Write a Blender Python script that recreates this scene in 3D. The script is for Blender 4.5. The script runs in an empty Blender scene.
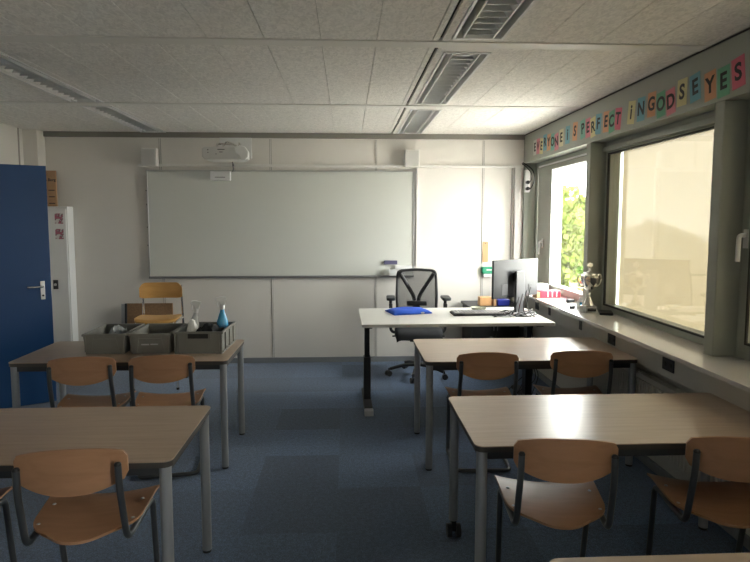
import bpy, math, random
from mathutils import Vector, Matrix, Quaternion
random.seed(7)
PI = math.pi
scene = bpy.context.scene
col = scene.collection

# ------------------------------------------------------------------ materials
def lin(r, g, b):
    f = lambda c: (c/255/12.92) if c/255 <= .04045 else ((c/255+.055)/1.055)**2.4
    return (f(r), f(g), f(b), 1)

def mat(name, c, rough=.5, metal=0., noise=0., nscale=8., bump=0., bscale=60., stretch=(1, 1, 1), spec=.5, coat=0., sheen=0.):
    m = bpy.data.materials.new(name); m.use_nodes = True
    nt = m.node_tree; b = nt.nodes['Principled BSDF']
    b.inputs['Base Color'].default_value = c if len(c) == 4 else (*c, 1)
    b.inputs['Roughness'].default_value = rough
    b.inputs['Metallic'].default_value = metal
    b.inputs['Specular IOR Level'].default_value = spec
    b.inputs['Coat Weight'].default_value = coat
    b.inputs['Sheen Weight'].default_value = sheen
    if noise or bump:
        tc = nt.nodes.new('ShaderNodeTexCoord'); mp = nt.nodes.new('ShaderNodeMapping')
        mp.inputs['Scale'].default_value = stretch
        nt.links.new(tc.outputs['Object'], mp.inputs['Vector'])
    if noise:
        n = nt.nodes.new('ShaderNodeTexNoise'); n.inputs['Scale'].default_value = nscale; n.inputs['Detail'].default_value = 6
        nt.links.new(mp.outputs[0], n.inputs['Vector'])
        r = nt.nodes.new('ShaderNodeMapRange'); r.inputs[1].default_value = .3; r.inputs[2].default_value = .7
        r.inputs[3].default_value = 1-noise; r.inputs[4].default_value = 1+noise
        nt.links.new(n.outputs['Fac'], r.inputs[0])
        x = nt.nodes.new('ShaderNodeVectorMath'); x.operation = 'SCALE'; x.inputs[0].default_value = c[:3]
        nt.links.new(r.outputs[0], x.inputs['Scale']); nt.links.new(x.outputs[0], b.inputs['Base Color'])
    if bump:
        n2 = nt.nodes.new('ShaderNodeTexNoise'); n2.inputs['Scale'].default_value = bscale; n2.inputs['Detail'].default_value = 3
        nt.links.new(mp.outputs[0], n2.inputs['Vector'])
        bp = nt.nodes.new('ShaderNodeBump'); bp.inputs['Strength'].default_value = bump; bp.inputs['Distance'].default_value = .01
        nt.links.new(n2.outputs['Fac'], bp.inputs['Height']); nt.links.new(bp.outputs[0], b.inputs['Normal'])
    return m

M = {}
M['wall'] = mat('wall_panel', (.71, .68, .635), .55, noise=.02, nscale=1.5)
M['wall_joint'] = mat('joint', (.34, .32, .295), .6)
M['wallg'] = mat('speaker_grille', (.60, .59, .57), .6)
M['trunk'] = mat('white_trunking', (.72, .70, .67), .4)
M['trim_shade'] = mat('shaded_ceiling_trim', (.22, .205, .18), .6)
M['base'] = mat('grey_skirting', (.22, .235, .25), .5)
M['frame'] = mat('grey_green_paint', (.31, .325, .28), .45, noise=.02, nscale=3)
M['gasket'] = mat('black_rubber', (.012, .012, .012), .6)
M['white_gasket'] = mat('white_weather_strip', (.75, .76, .76), .5)
M['sill'] = mat('sill_laminate', (.60, .58, .55), .16, noise=.02, nscale=4)
M['duct'] = mat('duct_cream', (.50, .48, .43), .4)
M['rad'] = mat('radiator_cream', (.50, .48, .43), .4)
M['black'] = mat('black_plastic', (.012, .012, .013), .45)
M['dgrey'] = mat('dark_grey_plastic', (.03, .032, .035), .55)
M['mgrey'] = mat('mid_grey_plastic', (.18, .18, .185), .45)
M['monback'] = mat('monitor_back', (.016, .017, .02), .42)
M['fabric'] = mat('dark_grey_fabric', (.03, .031, .034), .95, spec=.1, bump=.1, bscale=200)
M['sgrey'] = mat('stand_grey', (.09, .09, .095), .45)
M['white'] = mat('white_plastic', (.72, .72, .71), .35)
M['lgrey'] = mat('light_grey_plastic', (.45, .45, .46), .4)
M['board'] = mat('whiteboard_enamel', (.60, .61, .57), .22, noise=.012, nscale=1.2)
M['alu'] = mat('aluminium', (.55, .55, .54), .35, metal=.8)
M['chrome'] = mat('chrome', (.75, .74, .72), .12, metal=1)
M['silver'] = mat('trophy_silver', (.78, .76, .72), .13, metal=1)
M['leg'] = mat('silver_grey_lacquer', (.30, .31, .325), .38, metal=.35)
M['tube'] = mat('chair_tube', (.085, .09, .095), .35, metal=.5)
M['door'] = mat('blue_door', lin(6, 58, 105), .45, noise=.03, nscale=2)
M['desk'] = mat('desk_white', (.62, .61, .58), .35, noise=.02, nscale=5)
M['crate'] = mat('crate_grey', (.20, .196, .178), .5, noise=.04, nscale=20)
M['blue'] = mat('blue_fabric', lin(25, 85, 205), .7, noise=.08, nscale=30, bump=.1)
M['cloth'] = mat('black_cloth', (.018, .019, .022), .9, bump=.4, bscale=40)
M['paper'] = mat('white_paper', (.75, .74, .72), .7)
M['cork'] = mat('brown_board', (.27, .16, .085), .8, noise=.15, nscale=60)
M['card'] = mat('cardboard', (.40, .24, .13), .8, noise=.06, nscale=20)
M['wood'] = mat('light_wood', (.55, .31, .14), .45, noise=.08, nscale=12, stretch=(1, 1, .2))
M['green'] = mat('green_plastic', (.02, .28, .15), .4)
M['red'] = mat('red_card', (.75, .03, .06), .4)
M['pinkpaper'] = mat('pink_paper', (.78, .35, .42), .6)
M['blueplastic'] = mat('navy_plastic', (.02, .03, .25), .4)
M['ink'] = mat('black_ink', (.01, .01, .01), .6)
M['concrete'] = mat('concrete', (.35, .34, .32), .8)
M['bark'] = mat('bark', (.09, .06, .04), .9)
M['sticker_dark'] = None

def wood_mat(name, c1, c2, rough, sx=(1.2, 14, 14), coat=0.0, bump=.03):
    m = bpy.data.materials.new(name); m.use_nodes = True
    nt = m.node_tree; b = nt.nodes['Principled BSDF']; b.inputs['Roughness'].default_value = rough
    b.inputs['Coat Weight'].default_value = coat; b.inputs['Coat Roughness'].default_value = .2
    tc = nt.nodes.new('ShaderNodeTexCoord'); mp = nt.nodes.new('ShaderNodeMapping'); mp.inputs['Scale'].default_value = sx
    nt.links.new(tc.outputs['Object'], mp.inputs['Vector'])
    n = nt.nodes.new('ShaderNodeTexNoise'); n.inputs['Scale'].default_value = 3; n.inputs['Detail'].default_value = 8; n.inputs['Distortion'].default_value = .6
    nt.links.new(mp.outputs[0], n.inputs['Vector'])
    r = nt.nodes.new('ShaderNodeValToRGB'); r.color_ramp.elements[0].position = .3; r.color_ramp.elements[1].position = .72
    r.color_ramp.elements[0].color = (*c1, 1); r.color_ramp.elements[1].color = (*c2, 1)
    nt.links.new(n.outputs['Fac'], r.inputs[0]); nt.links.new(r.outputs[0], b.inputs['Base Color'])
    bp = nt.nodes.new('ShaderNodeBump'); bp.inputs['Strength'].default_value = bump; bp.inputs['Distance'].default_value = .003
    nt.links.new(n.outputs['Fac'], bp.inputs['Height']); nt.links.new(bp.outputs[0], b.inputs['Normal'])
    return m
M['table'] = wood_mat('beech_laminate', (.36, .27, .20), (.44, .335, .25), .3)
M['ply'] = wood_mat('brown_plywood', (.35, .185, .098), (.42, .225, .125), .38, sx=(2, 10, 10))
M['yply'] = wood_mat('yellow_plywood', (.56, .30, .085), (.66, .37, .12), .4, sx=(2, 10, 10))
M['edge'] = mat('dark_edge_band', (.05, .042, .036), .45)

def carpet():
    m = bpy.data.materials.new('blue_carpet_tiles'); m.use_nodes = True
    nt = m.node_tree; b = nt.nodes['Principled BSDF']; b.inputs['Roughness'].default_value = .95
    b.inputs['Specular IOR Level'].default_value = .15; b.inputs['Sheen Weight'].default_value = .25
    tc = nt.nodes.new('ShaderNodeTexCoord')
    def N(t): return nt.nodes.new(t)
    # tile checker of slightly different shade
    mp = N('ShaderNodeMapping'); mp.inputs['Scale'].default_value = (2, 2, 2); mp.inputs['Location'].default_value = (.12, .2, 0)
    nt.links.new(tc.outputs['Object'], mp.inputs['Vector'])
    fl = N('ShaderNodeVectorMath'); fl.operation = 'FLOOR'; nt.links.new(mp.outputs[0], fl.inputs[0])
    wn = N('ShaderNodeTexWhiteNoise'); wn.noise_dimensions = '2D'; nt.links.new(fl.outputs[0], wn.inputs['Vector'])
    n1 = N('ShaderNodeTexNoise'); n1.inputs['Scale'].default_value = 150; n1.inputs['Detail'].default_value = 4
    n2 = N('ShaderNodeTexNoise'); n2.inputs['Scale'].default_value = 45; n2.inputs['Detail'].default_value = 4
    nt.links.new(tc.outputs['Object'], n1.inputs['Vector']); nt.links.new(tc.outputs['Object'], n2.inputs['Vector'])
    a = N('ShaderNodeMath'); a.operation = 'MULTIPLY_ADD'; a.inputs[1].default_value = .44; a.inputs[2].default_value = .78
    nt.links.new(wn.outputs['Value'], a.inputs[0])
    b2 = N('ShaderNodeMapRange'); b2.inputs[1].default_value = .35; b2.inputs[2].default_value = .65; b2.inputs[3].default_value = .55; b2.inputs[4].default_value = 1.45
    nt.links.new(n1.outputs['Fac'], b2.inputs[0])
    b3 = N('ShaderNodeMapRange'); b3.inputs[1].default_value = .35; b3.inputs[2].default_value = .65; b3.inputs[3].default_value = .82; b3.inputs[4].default_value = 1.18
    nt.links.new(n2.outputs['Fac'], b3.inputs[0])
    m1 = N('ShaderNodeMath'); m1.operation = 'MULTIPLY'; nt.links.new(a.outputs[0], m1.inputs[0]); nt.links.new(b2.outputs[0], m1.inputs[1])
    m2 = N('ShaderNodeMath'); m2.operation = 'MULTIPLY'; nt.links.new(m1.outputs[0], m2.inputs[0]); nt.links.new(b3.outputs[0], m2.inputs[1])
    v = N('ShaderNodeVectorMath'); v.operation = 'SCALE'; v.inputs[0].default_value = (.068, .110, .190)
    nt.links.new(m2.outputs[0], v.inputs['Scale']); nt.links.new(v.outputs[0], b.inputs['Base Color'])
    bp = N('ShaderNodeBump'); bp.inputs['Strength'].default_value = .5; bp.inputs['Distance'].default_value = .004
    nt.links.new(n1.outputs['Fac'], bp.inputs['Height']); nt.links.new(bp.outputs[0], b.inputs['Normal'])
    return m
M['carpet'] = carpet()

def ceil_mat():
    m = bpy.data.materials.new('textured_ceiling_tiles'); m.use_nodes = True
    nt = m.node_tree; b = nt.nodes['Principled BSDF']; b.inputs['Roughness'].default_value = .85
    N = lambda t: nt.nodes.new(t)
    tc = N('ShaderNodeTexCoord')
    n1 = N('ShaderNodeTexNoise'); n1.inputs['Scale'].default_value = 42; n1.inputs['Detail'].default_value = 6; n1.inputs['Distortion'].default_value = 1.2
    mp = N('ShaderNodeMapping'); mp.inputs['Scale'].default_value = (1, .55, 1); mp.inputs['Rotation'].default_value = (0, 0, .6)
    nt.links.new(tc.outputs['Object'], mp.inputs['Vector']); nt.links.new(mp.outputs[0], n1.inputs['Vector'])
    r = N('ShaderNodeMapRange'); r.inputs[1].default_value = .35; r.inputs[2].default_value = .62; r.inputs[3].default_value = .86; r.inputs[4].default_value = 1.06
    nt.links.new(n1.outputs['Fac'], r.inputs[0])
    v = N('ShaderNodeVectorMath'); v.operation = 'SCALE'; v.inputs[0].default_value = (.80, .775, .73)
    nt.links.new(r.outputs[0], v.inputs['Scale']); nt.links.new(v.outputs[0], b.inputs['Base Color'])
    bp = N('ShaderNodeBump'); bp.inputs['Strength'].default_value = .7; bp.inputs['Distance'].default_value = .006
    nt.links.new(n1.outputs['Fac'], bp.inputs['Height']); nt.links.new(bp.outputs[0], b.inputs['Normal'])
    return m
M['ceil'] = ceil_mat()
M['ceil_bar'] = mat('ceiling_bar', (.72, .70, .65), .5)

def glass():
    m = bpy.data.materials.new('window_glass'); m.use_nodes = True
    nt = m.node_tree; nt.nodes.clear(); N = lambda t: nt.nodes.new(t)
    o = N('ShaderNodeOutputMaterial'); mx = N('ShaderNodeMixShader'); t = N('ShaderNodeBsdfTransparent'); g = N('ShaderNodeBsdfGlossy')
    t.inputs[0].default_value = (.93, .95, .93, 1); g.inputs['Roughness'].default_value = 0.0
    ge = N('ShaderNodeNewGeometry'); dt = N('ShaderNodeVectorMath'); dt.operation = 'DOT_PRODUCT'
    nt.links.new(ge.outputs['Normal'], dt.inputs[0]); nt.links.new(ge.outputs['Incoming'], dt.inputs[1])
    def MA(op, a, b=None):
        n = N('ShaderNodeMath'); n.operation = op
        for i, q in enumerate((a, b)):
            if q is None: continue
            if isinstance(q, (int, float)): n.inputs[i].default_value = q
            else: nt.links.new(q, n.inputs[i])
        return n.outputs[0]
    sc_ = MA('ADD', MA('MULTIPLY', MA('POWER', MA('SUBTRACT', 1.0, MA('ABSOLUTE', dt.outputs['Value'])), 5.0), .94), .06)
    nt.links.new(sc_, mx.inputs[0]); nt.links.new(t.outputs[0], mx.inputs[1]); nt.links.new(g.outputs[0], mx.inputs[2])
    nt.links.new(mx.outputs[0], o.inputs[0]); return m
M['glass'] = glass()

def mixed(name, c, transp, trans_c=None, rough=.8):
    """diffuse + translucent cloth with an open weave"""
    m = bpy.data.materials.new(name); m.use_nodes = True
    nt = m.node_tree; nt.nodes.clear(); N = lambda t: nt.nodes.new(t)
    o = N('ShaderNodeOutputMaterial'); d = N('ShaderNodeBsdfDiffuse'); tr = N('ShaderNodeBsdfTranslucent'); tp = N('ShaderNodeBsdfTransparent')
    d.inputs[0].default_value = (*c, 1); tr.inputs[0].default_value = (*(trans_c or c), 1)
    a = N('ShaderNodeMixShader'); a.inputs[0].default_value = .5
    nt.links.new(d.outputs[0], a.inputs[1]); nt.links.new(tr.outputs[0], a.inputs[2])
    b = N('ShaderNodeMixShader'); b.inputs[0].default_value = transp
    nt.links.new(a.outputs[0], b.inputs[1]); nt.links.new(tp.outputs[0], b.inputs[2]); nt.links.new(b.outputs[0], o.inputs[0])
    return m
SCREEN_T = .095
M['screen'] = mixed('beige_screen_cloth', (.42, .37, .27), SCREEN_T, (.235, .205, .145))
M['mesh'] = mixed('black_mesh', (.05, .05, .054), .55, (.03, .03, .03))
M['clear'] = mixed('clear_plastic', (.7, .72, .72), .55)

def leaf_mat(name, c, c2):
    m = bpy.data.materials.new(name); m.use_nodes = True
    nt = m.node_tree; nt.nodes.clear(); N = lambda t: nt.nodes.new(t)
    o = N('ShaderNodeOutputMaterial'); d = N('ShaderNodeBsdfDiffuse'); tr = N('ShaderNodeBsdfTranslucent')
    tc = N('ShaderNodeTexCoord'); n = N('ShaderNodeTexNoise'); n.inputs['Scale'].default_value = .9; n.inputs['Detail'].default_value = 5
    nt.links.new(tc.outputs['Object'], n.inputs['Vector'])
    r = N('ShaderNodeValToRGB'); r.color_ramp.elements[0].color = (*c, 1); r.color_ramp.elements[1].color = (*c2, 1)
    r.color_ramp.elements[0].position = .38; r.color_ramp.elements[1].position = .62
    nt.links.new(n.outputs['Fac'], r.inputs[0]); nt.links.new(r.outputs[0], d.inputs[0]); nt.links.new(r.outputs[0], tr.inputs[0])
    a = N('ShaderNodeMixShader'); a.inputs[0].default_value = .45
    nt.links.new(d.outputs[0], a.inputs[1]); nt.links.new(tr.outputs[0], a.inputs[2]); nt.links.new(a.outputs[0], o.inputs[0]); return m
M['leaf'] = leaf_mat('leaf_bright', (.075, .105, .020), (.16, .19, .050))
M['leaf2'] = leaf_mat('leaf_mid', (.025, .038, .012), (.045, .06, .02))
M['bounce_ground'] = mat('pale_bounce_ground', (.56, .54, .50), .9, noise=.10, nscale=.5)  # unseen ground, tone raised to bounce light onto the ceiling

def collage(name, sc):
    m = bpy.data.materials.new(name); m.use_nodes = True
    nt = m.node_tree; b = nt.nodes['Principled BSDF']; N = lambda t: nt.nodes.new(t)
    tc = N('ShaderNodeTexCoord'); n = N('ShaderNodeTexNoise'); n.inputs['Scale'].default_value = sc; n.inputs['Detail'].default_value = 2
    r = N('ShaderNodeValToRGB'); r.color_ramp.interpolation = 'EASE'
    e = r.color_ramp.elements; e[0].color = (.03, .025, .03, 1); e[0].position = 0
    e[1].position = .47; e[1].color = (.42, .12, .18, 1)
    for p, c in ((.52, (.12, .09, .10, 1)), (.57, (.6, .56, .55, 1))):
        q = e.new(p); q.color = c
    nt.links.new(tc.outputs['Object'], n.inputs['Vector']); nt.links.new(n.outputs['Fac'], r.inputs[0]); nt.links.new(r.outputs[0], b.inputs['Base Color'])
    return m
M['photo'] = collage('photo_print', 24)

# ------------------------------------------------------------------ mesh builder
class MB:
    def __init__(s): s.v = []; s.f = []; s.T = Matrix.Identity(4)
    def at(s, x=0, y=0, z=0, rz=0, rx=0, ry=0):
        s.T = Matrix.Translation((x, y, z)) @ Matrix.Rotation(rz, 4, 'Z') @ Matrix.Rotation(ry, 4, 'Y') @ Matrix.Rotation(rx, 4, 'X'); return s
    def add(s, vs, fs):
        n = len(s.v); s.v += [tuple(s.T @ Vector(p)) for p in vs]; s.f += [tuple(n+i for i in f) for f in fs]; return s
    def box(s, x0, x1, y0, y1, z0, z1):
        return s.add([(x0, y0, z0), (x1, y0, z0), (x1, y1, z0), (x0, y1, z0), (x0, y0, z1), (x1, y0, z1), (x1, y1, z1), (x0, y1, z1)],
                     [(3, 2, 1, 0), (4, 5, 6, 7), (0, 1, 5, 4), (1, 2, 6, 5), (2, 3, 7, 6), (3, 0, 4, 7)])
    def prism(s, pts, z0, z1, axis='z'):
        n = len(pts)
        P = {'z': lambda a, b, c: (a, b, c), 'y': lambda a, b, c: (a, c, b), 'x': lambda a, b, c: (c, a, b)}[axis]
        vs = [P(a, b, z0) for a, b in pts] + [P(a, b, z1) for a, b in pts]
        fs = [tuple(range(n-1, -1, -1)), tuple(range(n, 2*n))] + [(i, (i+1) % n, n+(i+1) % n, n+i) for i in range(n)]
        if axis == 'y': fs = [f[::-1] for f in fs]
        return s.add(vs, fs)
    def lathe(s, prof, c=(0, 0, 0), n=24, rot=None):
        vs = []; fs = []; R = rot or Matrix.Identity(3)
        for r, z in prof:
            for k in range(n):
                a = 2*PI*k/n; p = R @ Vector((r*math.cos(a), r*math.sin(a), z)); vs.append((c[0]+p.x, c[1]+p.y, c[2]+p.z))
        for i in range(len(prof)-1):
            for k in range(n):
                k2 = (k+1) % n; fs.append((i*n+k, i*n+k2, (i+1)*n+k2, (i+1)*n+k))
        fs.append(tuple(range(n-1, -1, -1))); fs.append(tuple((len(prof)-1)*n+k for k in range(n)))
        return s.add(vs, fs)
    def cyl(s, p0, p1, r, n=16, r2=None):
        p0 = Vector(p0); p1 = Vector(p1); d = p1-p0
        R = d.to_track_quat('Z', 'Y').to_matrix()
        return s.lathe([(r, 0), (r if r2 is None else r2, d.length)], p0, n, R)
    def tube(s, pts, r, fil=.03, n=10, closed=False, seg=5):
        P = [Vector(p) for p in pts]; Q = []
        m = len(P)
        for i, p in enumerate(P):
            if (i == 0 or i == m-1) and not closed: Q.append(p); continue
            a = P[i-1]; b = P[(i+1) % m]; da = (a-p); db = (b-p)
            if fil <= 0: Q.append(p); continue
            fa = min(fil, da.length*.48); fb = min(fil, db.length*.48)
            s0 = p+da.normalized()*fa; s1 = p+db.normalized()*fb
            for k in range(seg+1):
                t = k/seg; Q.append(s0*(1-t)**2+p*2*t*(1-t)+s1*t*t)
        vs = []; fs = []; L = len(Q); up = None
        for i in range(L):
            if closed: t = (Q[(i+1) % L]-Q[i-1])
            else: t = Q[min(i+1, L-1)]-Q[max(i-1, 0)]
            if t.length < 1e-9: t = Vector((0, 0, 1))
            t.normalize()
            if up is None:
                up = Vector((0, 0, 1)) if abs(t.z) < .9 else Vector((1, 0, 0))
            up = (up-t*up.dot(t)); up.normalize(); sd = t.cross(up)
            for k in range(n):
                a = 2*PI*k/n; vs.append(tuple(Q[i]+(up*math.cos(a)+sd*math.sin(a))*r))
        for i in range(L if closed else L-1):
            j = (i+1) % L
            for k in range(n):
                k2 = (k+1) % n; fs.append((i*n+k, j*n+k, j*n+k2, i*n+k2))
        if not closed: fs.append(tuple(range(n))); fs.append(tuple((L-1)*n+k for k in range(n-1, -1, -1)))
        return s.add(vs, fs)
    def sheet(s, fn, nu, nv, th, nrm=None):
        """surface fn(u,v)->point, given thickness th along direction nrm(u,v)"""
        A = [[Vector(fn(i/nu, j/nv)) for j in range(nv+1)] for i in range(nu+1)]
        vs = []; W = nv+1
        for sgn in (0, 1):
            for i in range(nu+1):
                for j in range(nv+1):
                    d = Vector(nrm) if nrm else Vector((0, 0, 1)); vs.append(tuple(A[i][j]-d*th*sgn))
        fs = []; O = (nu+1)*W
        for i in range(nu):
            for j in range(nv):
                q = (i*W+j, (i+1)*W+j, (i+1)*W+j+1, i*W+j+1); fs.append(q); fs.append(tuple(O+k for k in q[::-1]))
        for i in range(nu):
            fs.append((i*W, O+i*W, O+(i+1)*W, (i+1)*W)); fs.append(((i+1)*W+nv, O+(i+1)*W+nv, O+i*W+nv, i*W+nv))
        for j in range(nv):
            fs.append((j+1, O+j+1, O+j, j)); fs.append((nu*W+j, O+nu*W+j, O+nu*W+j+1, nu*W+j+1))
        return s.add(vs, fs)
    def build(s, name, m, parent=None, label=None, bevel=0, smooth=True, ang=35, loc=None, rz=0):
        me = bpy.data.meshes.new(name); me.from_pydata(s.v, [], s.f); me.update()
        if smooth:
            me.shade_smooth(); me.set_sharp_from_angle(angle=math.radians(ang))
        me.materials.append(m)
        o = bpy.data.objects.new(name, me); col.objects.link(o)
        if parent: o.parent = parent
        if loc: o.location = loc
        o.rotation_euler.z = rz
        if label: o['label'] = label
        if bevel:
            b = o.modifiers.new('bevel', 'BEVEL'); b.width = bevel; b.segments = 2; b.limit_method = 'ANGLE'; b.angle_limit = math.radians(40)
        return o

def rrect(x0, x1, y0, y1, r, n=5):
    pts = []
    for cx, cy, a0 in ((x1-r, y0+r, -90), (x1-r, y1-r, 0), (x0+r, y1-r, 90), (x0+r, y0+r, 180)):
        for k in range(n+1):
            a = math.radians(a0+90*k/n); pts.append((cx+r*math.cos(a), cy+r*math.sin(a)))
    return pts

def tag(o, label, cat, group=None, kind=None):
    if label: o['label'] = label
    if cat: o['category'] = cat
    if group: o['group'] = group
    if kind: o['kind'] = kind
    return o
def thing(name, loc, label, cat, rz=0, group=None):
    o = bpy.data.objects.new(name, None); o.empty_display_size = .1; col.objects.link(o); o.location = loc; o.rotation_euler.z = rz
    return tag(o, label, cat, group)
def struct(o, label=None, cat=None):
    o['kind'] = 'structure'
    if label: o['label'] = label; 
    if cat: o['category'] = cat
    return o
def children(o): return [c for c in bpy.data.objects if c.parent == o]
def copy_tree(o, parent=None):
    c = o.copy(); col.objects.link(c); c.parent = parent
    for ch in children(o): copy_tree(ch, c)
    return c
def place(o, loc, rz, label):
    o.location = loc; o.rotation_euler.z = rz; o['label'] = label; return o

# ------------------------------------------------------------------ room shell
XR, YB, XL, YN, ZC = 2.0, 6.553, -3.42, -2.4, 2.575
struct(MB().box(-4.8, 2.3, YN-.1, YB+.1, -.12, 0).build('floor', M['carpet'], smooth=False), 'blue carpet tile floor', 'floor')
struct(MB().box(XL-.1, 2.3, YB, YB+.1, 0, 2.95).build('wall_back', M['wall'], smooth=False), 'off-white panelled wall behind the whiteboard', 'wall')
struct(MB().box(-4.9, 2.3, YN-.1, YN, 0, 2.95).build('wall_near', M['wall'], smooth=False), 'plain wall behind the viewer', 'wall')
# left wall with doorway (hinge at y=4.72) and an unseen corridor stub added against light leaks
wl = MB()
wl.box(XL-.1, XL, 4.74, YB, 0, 2.95).box(XL-.1, XL, YN, 3.80, 0, 2.95).box(XL-.1, XL, 3.80, 4.74, 2.12, 2.95)
struct(wl.build('wall_left', M['wall'], smooth=False), 'off-white panelled wall behind the blue door', 'wall')
struct(MB().box(-4.9, -4.8, YN, YB, 0, 2.95).box(-4.8, XL-.1, 5.0, 5.1, 0, 2.95).box(-4.8, XL-.1, 3.4, 3.5, 0, 2.95).build('wall_corridor_stop', M['wall'], smooth=False), 'unseen corridor wall beyond the doorway, added to keep daylight out', 'wall')
struct(MB().box(XL-.11, XL+.012, 4.70, 4.74, 0, 2.12).box(XL-.11, XL+.012, 3.80, 3.84, 0, 2.12).box(XL-.11, XL+.012, 3.84, 4.70, 2.09, 2.12).build('trim_1', M['wall_joint'], bevel=.003), 'door casing', 'door frame')
# pilaster in the far left corner
struct(MB().box(XL, -3.27, 6.39, YB, 0, ZC).build('wall_pilaster', M['wall'], bevel=.003), 'square pilaster in the far left corner', 'pilaster')
# left wall cover strips
lv = MB()
for y in (5.05, 5.65, 6.30): lv.box(XL, XL+.006, y, y+.02, 0, ZC)
struct(lv.build('trim_2', M['wall_joint']), 'panel joint strips of the left wall', 'trim')

# right wall: under-sill wall, fascia above the windows, piers between them
rw = MB()
rw.box(2.0, 2.3, YN, YB, 0, .845)
rw.box(2.0, 2.3, YN, YB, 2.255, 2.95)
rw.box(2.0, 2.3, YN, -1.35, .845, 2.255)
for y_ in (1.30, -.42): rw.box(2.0, 2.32, y_, y_+.09, .845, 2.255)
struct(rw.build('wall_right', M['frame'], smooth=False), 'grey-green wall with the window openings', 'wall')
struct(MB().box(2.0, 2.32, 4.735, 4.815, .872, 2.255).build('wall_pier', M['frame'], bevel=.004), 'pier between the clear window and the screened window', 'pier')
struct(MB().box(2.0, 2.32, 3.04, 3.125, .872, 2.255).build('wall_pier', M['frame'], bevel=.006), 'pier between the screened window and the nearest window', 'pier')
struct(MB().box(2.0, 2.32, 6.51, YB, .872, 2.255).build('wall_pier', M['frame']), 'narrow pier in the far right corner', 'pier')
# inside of the under-sill wall in cream
struct(MB().box(1.985, 2.0, YN, YB, 0, .70).build('trim_3', M['duct'], smooth=False), 'cream panel below the sill duct', 'trim')
struct(MB().box(1.885, 2.0, YN, YB-.002, .69, .845).build('trim_4', M['duct'], bevel=.004), 'cream cable duct under the window sill', 'trim')
struct(MB().box(1.80, 2.16, YN, YB-.002, .845, .872).build('trim_5', M['sill'], bevel=.004), 'glossy off-white window sill', 'window sill')

# windows
def bars(m, x0, x1, ya, yb, za, zb, l, r, b, t):
    m.box(x0, x1, ya, ya+l, za, zb).box(x0, x1, yb-r, yb, za, zb).box(x0, x1, ya+l, yb-r, za, za+b).box(x0, x1, ya+l, yb-r, zb-t, zb); return m
def lever(parent, x, y, z, m='white'):
    h = MB(); h.box(x-.012, x, y-.014, y+.014, z-.05, z+.05)
    h.tube([(x, y, z+.02), (x-.045, y, z+.02), (x-.05, y-.004, z-.12)], .012, .02, 8)
    return h.build('window_handle', M[m], parent, 'light window lever pointing down', bevel=.002)
def win(name, label, y0, y1, opening, hy, hz):
    # frame
    root = bars(MB(), 2.13, 2.22, y0, y1, .872, 2.255, .055, .07, .055, .09).build(name, M['frame'], bevel=.003)
    struct(root, label, 'window')
    return root
w1 = win('window_1', 'clear grey-green framed window at the far end with trees outside', 4.815, 6.51, 1, 0, 0)
s1 = bars(MB(), 2.115, 2.20, 4.86, 6.38, .915, 2.185, .07, .45, .035, .045).build('sash', M['frame'], w1, bevel=.003)
bars(MB(), 2.108, 2.12, 4.925, 5.938, .945, 2.145, .008, .010, .008, .008).build('weather_strip', M['white_gasket'], s1)
MB().box(2.158, 2.164, 4.925, 5.935, .945, 2.145).build('pane', M['glass'], s1, smooth=False)
lever(w1, 2.113, 6.17, 1.37, 'white_gasket')
MB().box(2.115, 2.128, 4.87, 6.38, 2.195, 2.21).build('weather_bar', M['white_gasket'], w1)
w2 = win('window_2', 'large window with a beige screen let down outside', 3.125, 4.735, 0, 0, 0)
bars(MB(), 2.118, 2.135, 3.17, 4.675, .918, 2.16, .012, .012, .012, .012).build('gasket', M['gasket'], w2)
MB().box(2.158, 2.164, 3.175, 4.67, .922, 2.158).build('pane', M['glass'], w2, smooth=False)
MB().box(2.10, 2.128, 3.13, 4.73, 2.175, 2.215).build('roller_case', M['frame'], w2, bevel=.004)
w3 = win('window_3', 'nearest window, seen edge-on at the right, with a pale lever handle', 1.39, 3.04, 1, 0, 0)
s3 = bars(MB(), 2.115, 2.20, 1.44, 3.00, .915, 2.185, .07, .055, .05, .055).build('sash', M['frame'], w3, bevel=.003)
bars(MB(), 2.108, 2.12, 1.51, 2.945, .958, 2.13, .012, .012, .012, .012).build('gasket', M['gasket'], s3)
MB().box(2.158, 2.164, 1.51, 2.945, .96, 2.13).build('pane', M['glass'], s3, smooth=False)
lever(w3, 2.115, 2.975, 1.52)
for n_, y0_, y1_ in (('window_4', -.33, 1.30), ('window_5', -1.35, -.42)):  # unseen windows, added and sized for fill light from the viewer side
    w_ = win(n_, 'unseen screened window beside the viewer, added for fill light' if n_ == 'window_4' else 'unseen clear window behind the viewer, narrowed to set the fill light', y0_, y1_, 0, 0, 0)
    MB().box(2.158, 2.164, y0_+.055, y1_-.07, .927, 2.155).build('pane', M['glass'], w_, smooth=False)
# outside screens
def screen(y0, y1, label):
    t = thing('window_screen', (2.27, (y0+y1)/2, .86), label, 'blind')
    h = (y1-y0)/2
    MB().box(-.002, .002, -h, h, .0, 1.36).build('screen_cloth', M['screen'], t, smooth=False)
    MB().box(-.012, .012, -h, h, -.02, .0).build('bottom_bar', M['alu'], t, bevel=.002)
    MB().box(-.03, .03, -h, h, 1.33, 1.395).build('roller_box', M['dgrey'], t, bevel=.004)
screen(3.125, 4.712, 'beige cloth screen let down outside the large middle window')
screen(1.40, 3.04, 'beige cloth screen outside the nearest window at the right edge')
screen(-.33, 1.30, 'beige cloth screen outside the unseen window beside the viewer, added to cut its fill light')  # unseen screen, dims the fill through that window
# outer white jamb at window 1
struct(MB().box(2.22, 2.262, 6.04, 6.14, .872, 2.255).build('trim_6', M['white_gasket']), 'white outer jamb of the far window', 'trim')

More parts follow.
